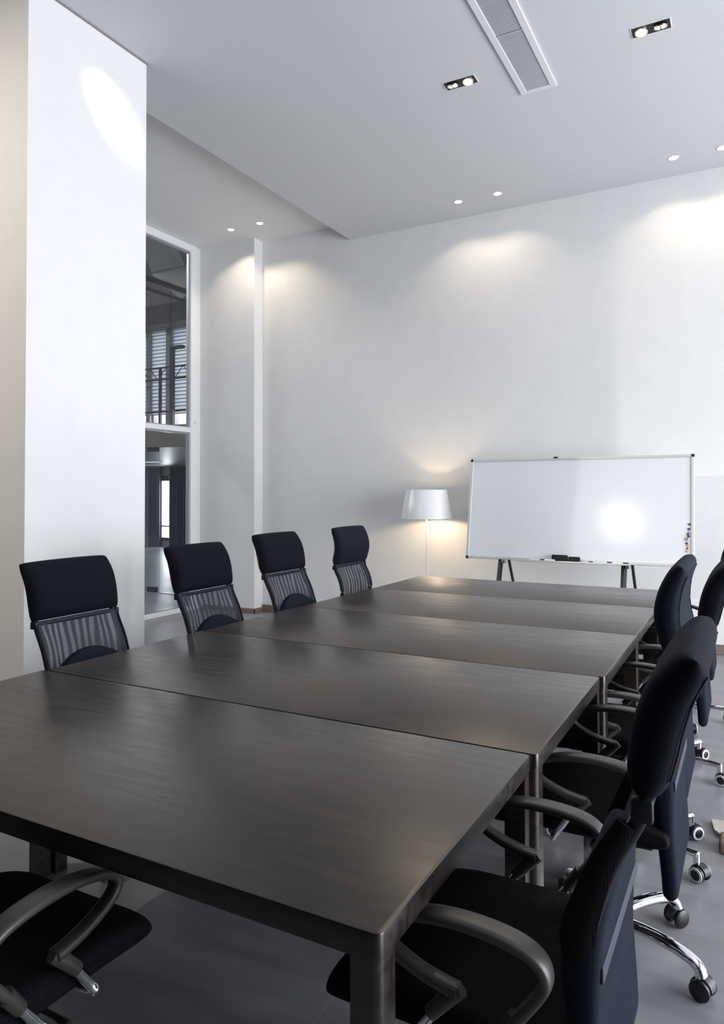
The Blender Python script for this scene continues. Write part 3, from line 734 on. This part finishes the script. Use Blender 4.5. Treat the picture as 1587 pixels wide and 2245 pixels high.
po = bpy.data.objects.new('floor_lamp_light', pl); COL.objects.link(po); po.location = (-2.835, 6.58, 1.225)

# ================================================================== WHITEBOARD
WBX0, WBX1 = -2.335, -.400
th_ = atan2(.165, .915)
WM = Matrix.Translation((0, 6.335, .800)) @ Matrix.Rotation(-th_, 4, 'X')        # local: x along, z up the board, y into board
wb = thing('whiteboard', 'large whiteboard on black easel legs against the far wall', 'whiteboard', (0, 0, 0))
WH = .935
def wbpart(name, m_, *boxes, parent=wb, bev=0., smooth=False, tr=True):
    bm = bmesh.new()
    for b in boxes: box(bm, *b, bev=bev, M_=WM if tr else None)
    return obj(name, bm, m_, parent, smooth=smooth)
wbpart('writing_surface', BOARD, (WBX0+.02, WBX1-.02, .004, .018, .02, WH-.02))
f = .024
wbpart('frame_rail', ALU, (WBX0+.02, WBX1-.02, -.006, .024, WH-f, WH), bev=.004)
wbpart('frame_rail', ALU, (WBX0+.02, WBX1-.02, -.006, .024, 0, f), bev=.004)
wbpart('frame_rail', ALU, (WBX0, WBX0+f, -.006, .024, .02, WH-.02), bev=.004)
wbpart('frame_rail', ALU, (WBX1-f, WBX1, -.006, .024, .02, WH-.02), bev=.004)
for x in (WBX0, WBX1):
    for z in (0, WH):
        sx = 1 if x == WBX0 else -1; sz = 1 if z == 0 else -1
        xa, xb = sorted((x-sx*.004, x+sx*.026)); za, zb_ = sorted((z-sz*.004, z+sz*.026))
        bm = bmesh.new(); box(bm, xa, xb, -.010, .026, za, zb_, .011, 4, M_=WM); obj('corner_cap', bm, BLACKM, wb, smooth=True)
wbpart('top_clip', BLACKM, (-1.553, -1.515, -.012, .03, WH-.006, WH+.006), bev=.002)
wbpart('pen_tray', ALU, (-1.86, -.885, -.085, -.002, -.012, -.006), (-1.86, -.885, -.087, -.083, -.012, .0), bev=.0)
for x in (-2.005, -.938):
    bm = bmesh.new()
    tube(bm, [(x, 6.355, .80), (x-.012 if x < -1.5 else x-.004, 6.10, .0)], [(.024, .010)]*2, 4, sec=8); obj('front_leg', bm, BLACKM, wb)
    bm = bmesh.new(); tube(bm, [(x+.055, 6.40, .82), (x+.085, 6.80, .0)], .013, 10); obj('rear_leg', bm, BLACKM, wb, smooth=True)
    bm = bmesh.new(); box(bm, x+.012, x+.048, 6.32, 6.36, .765, .80, .006); obj('leg_bracket', bm, STEEL, wb)
def onboard(x, z, dy=0):                        # world point on the board face
    return WM @ Vector((x, .004-dy, z))
# magnets
mg = [(-.436, 1.144, 'b'), (-.440, 1.107, 'b'), (-.432, 1.088, 'w'), (-.447, 1.066, 'b'), (-.442, 1.048, 'b'), (-.456, 1.027, 'g'), (-.457, .992, 'b'), (-.445, .974, 'w'), (-.452, .951, 'k'), (-.452, .929, 'w')]
names = {'b': ('blue', BLUEP, .0095), 'w': ('pale wooden', WOODM, .0115), 'g': ('large grey', STEEL, .0165), 'k': ('small black', BLACKM, .007)}
place = ['topmost of the column, above all the others', 'second from the top of the column', 'highest wooden one of the column', 'just above the blue one over the grey magnet', 'touching the top of the large grey magnet', 'biggest of the column, in its middle', 'just below the large grey magnet', 'between the blue and the black ones', 'the only black one of the column', 'lowest of the column, at its foot']
for (x, z, c), pl_ in zip(mg, place):
    cn, cm, r = names[c]; p = onboard(x*1.0, (z-.800)/cos(th_)+.0)
    bm = bmesh.new(); lathe(bm, [(r, -.001), (r, -.006), (r*.8, -.009)], 16, axis='y'); o = obj('magnet', bm, cm, smooth=True)
    o.location = p; o.rotation_euler = (-th_, 0, 0); tag(o, '%s round magnet on the whiteboard, %s' % (cn, pl_), 'magnet', 'magnets in a column on the whiteboard')
# erasers, markers on the tray
def ontray(x, y): return WM @ Vector((x, y, -.006))
for (x, w, h, lab) in ((-1.462, .135, .062, 'larger black felt eraser on the whiteboard tray'), (-1.338, .095, .050, 'smaller black felt eraser right of the larger one on the tray')):
    bm = bmesh.new(); box(bm, -w/2, w/2, -.022, .022, .006, h, .008, 3); box(bm, -w/2+.004, w/2-.004, -.020, .020, 0, .008, mi=0)
    o = obj('eraser', bm, FELT, smooth=True); o.location = ontray(x, -.04); o.rotation_euler = (-th_, 0, 0); tag(o, lab, 'eraser', 'erasers on the whiteboard tray')
def marker(x, y, rz, capm, capn, lab, L_=.125):
    t = thing('marker', lab, 'marker', ontray(x, y)+Vector((0, 0, .010)), rz, 'markers on the whiteboard tray')
    bm = bmesh.new(); lathe(bm, [(.0085, -L_/2), (.0095, -L_/2+.004), (.0095, L_*.2)], 14, axis='x'); obj('barrel', bm, WHITE, t, smooth=True)
    bm = bmesh.new(); lathe(bm, [(.0102, L_*.2), (.0102, L_*.48), (.006, L_/2)], 14, axis='x'); obj('cap', bm, capm, t, smooth=True)
marker(-1.66, -.045, .12, WOODM, '', 'white marker with tan cap left of the larger eraser')
marker(-1.56, -.066, pi+.05, BLUEP, '', 'white marker with blue cap partly behind the larger eraser')
marker(-1.155, -.040, pi+.05, BLUEP, '', 'white marker with blue cap at its left end, right of the erasers')
marker(-1.085, -.068, -.1, BLUEP, '', 'white marker with blue cap at its right end, in the middle of the tray')
marker(-.965, -.045, .0, BLACKM, '', 'white marker with black cap at the right end of the tray', .14)

# ================================================================== BITS ON THE FLOOR, RIGHT EDGE
bm = bmesh.new()
pts = [(-.165, 3.43), (-.150, 3.33), (-.112, 3.28), (.05, 3.24), (.08, 3.46)]
lo = [bm.verts.new((x, y, .002)) for x, y in pts]; hi = [bm.verts.new((x, y, .016)) for x, y in pts]
bm.faces.new(lo); bm.faces.new(hi)
for i in range(5): bm.faces.new((lo[i], lo[(i+1) % 5], hi[(i+1) % 5], hi[i]))
tag(obj('floor_plate', bm, CREAM), 'pale cream flat plate lying on the floor at the right picture edge', 'plate')
bm = bmesh.new(); box(bm, -.045, .045, -.055, .055, 0, .05, .014, 3)
br = mat('striped_brown_fabric', (.2, .14, .10), .8); nt, N, L, b_ = nodes(br); w = N.new('ShaderNodeTexWave'); w.inputs['Scale'].default_value = 14; w.bands_direction = 'X'; tc = N.new('ShaderNodeTexCoord'); L.new(tc.outputs['Object'], w.inputs['Vector'])
r_ = N.new('ShaderNodeValToRGB'); r_.color_ramp.elements[0].color = (.08, .055, .04, 1); r_.color_ramp.elements[1].color = (.30, .22, .17, 1); L.new(w.outputs['Fac'], r_.inputs[0]); L.new(r_.outputs[0], b_.inputs['Base Color'])
o = obj('brown_block', bm, br, smooth=True); o.location = (-.082, 3.20, 0); tag(o, 'small brown striped block on the floor at the right picture edge', 'block')
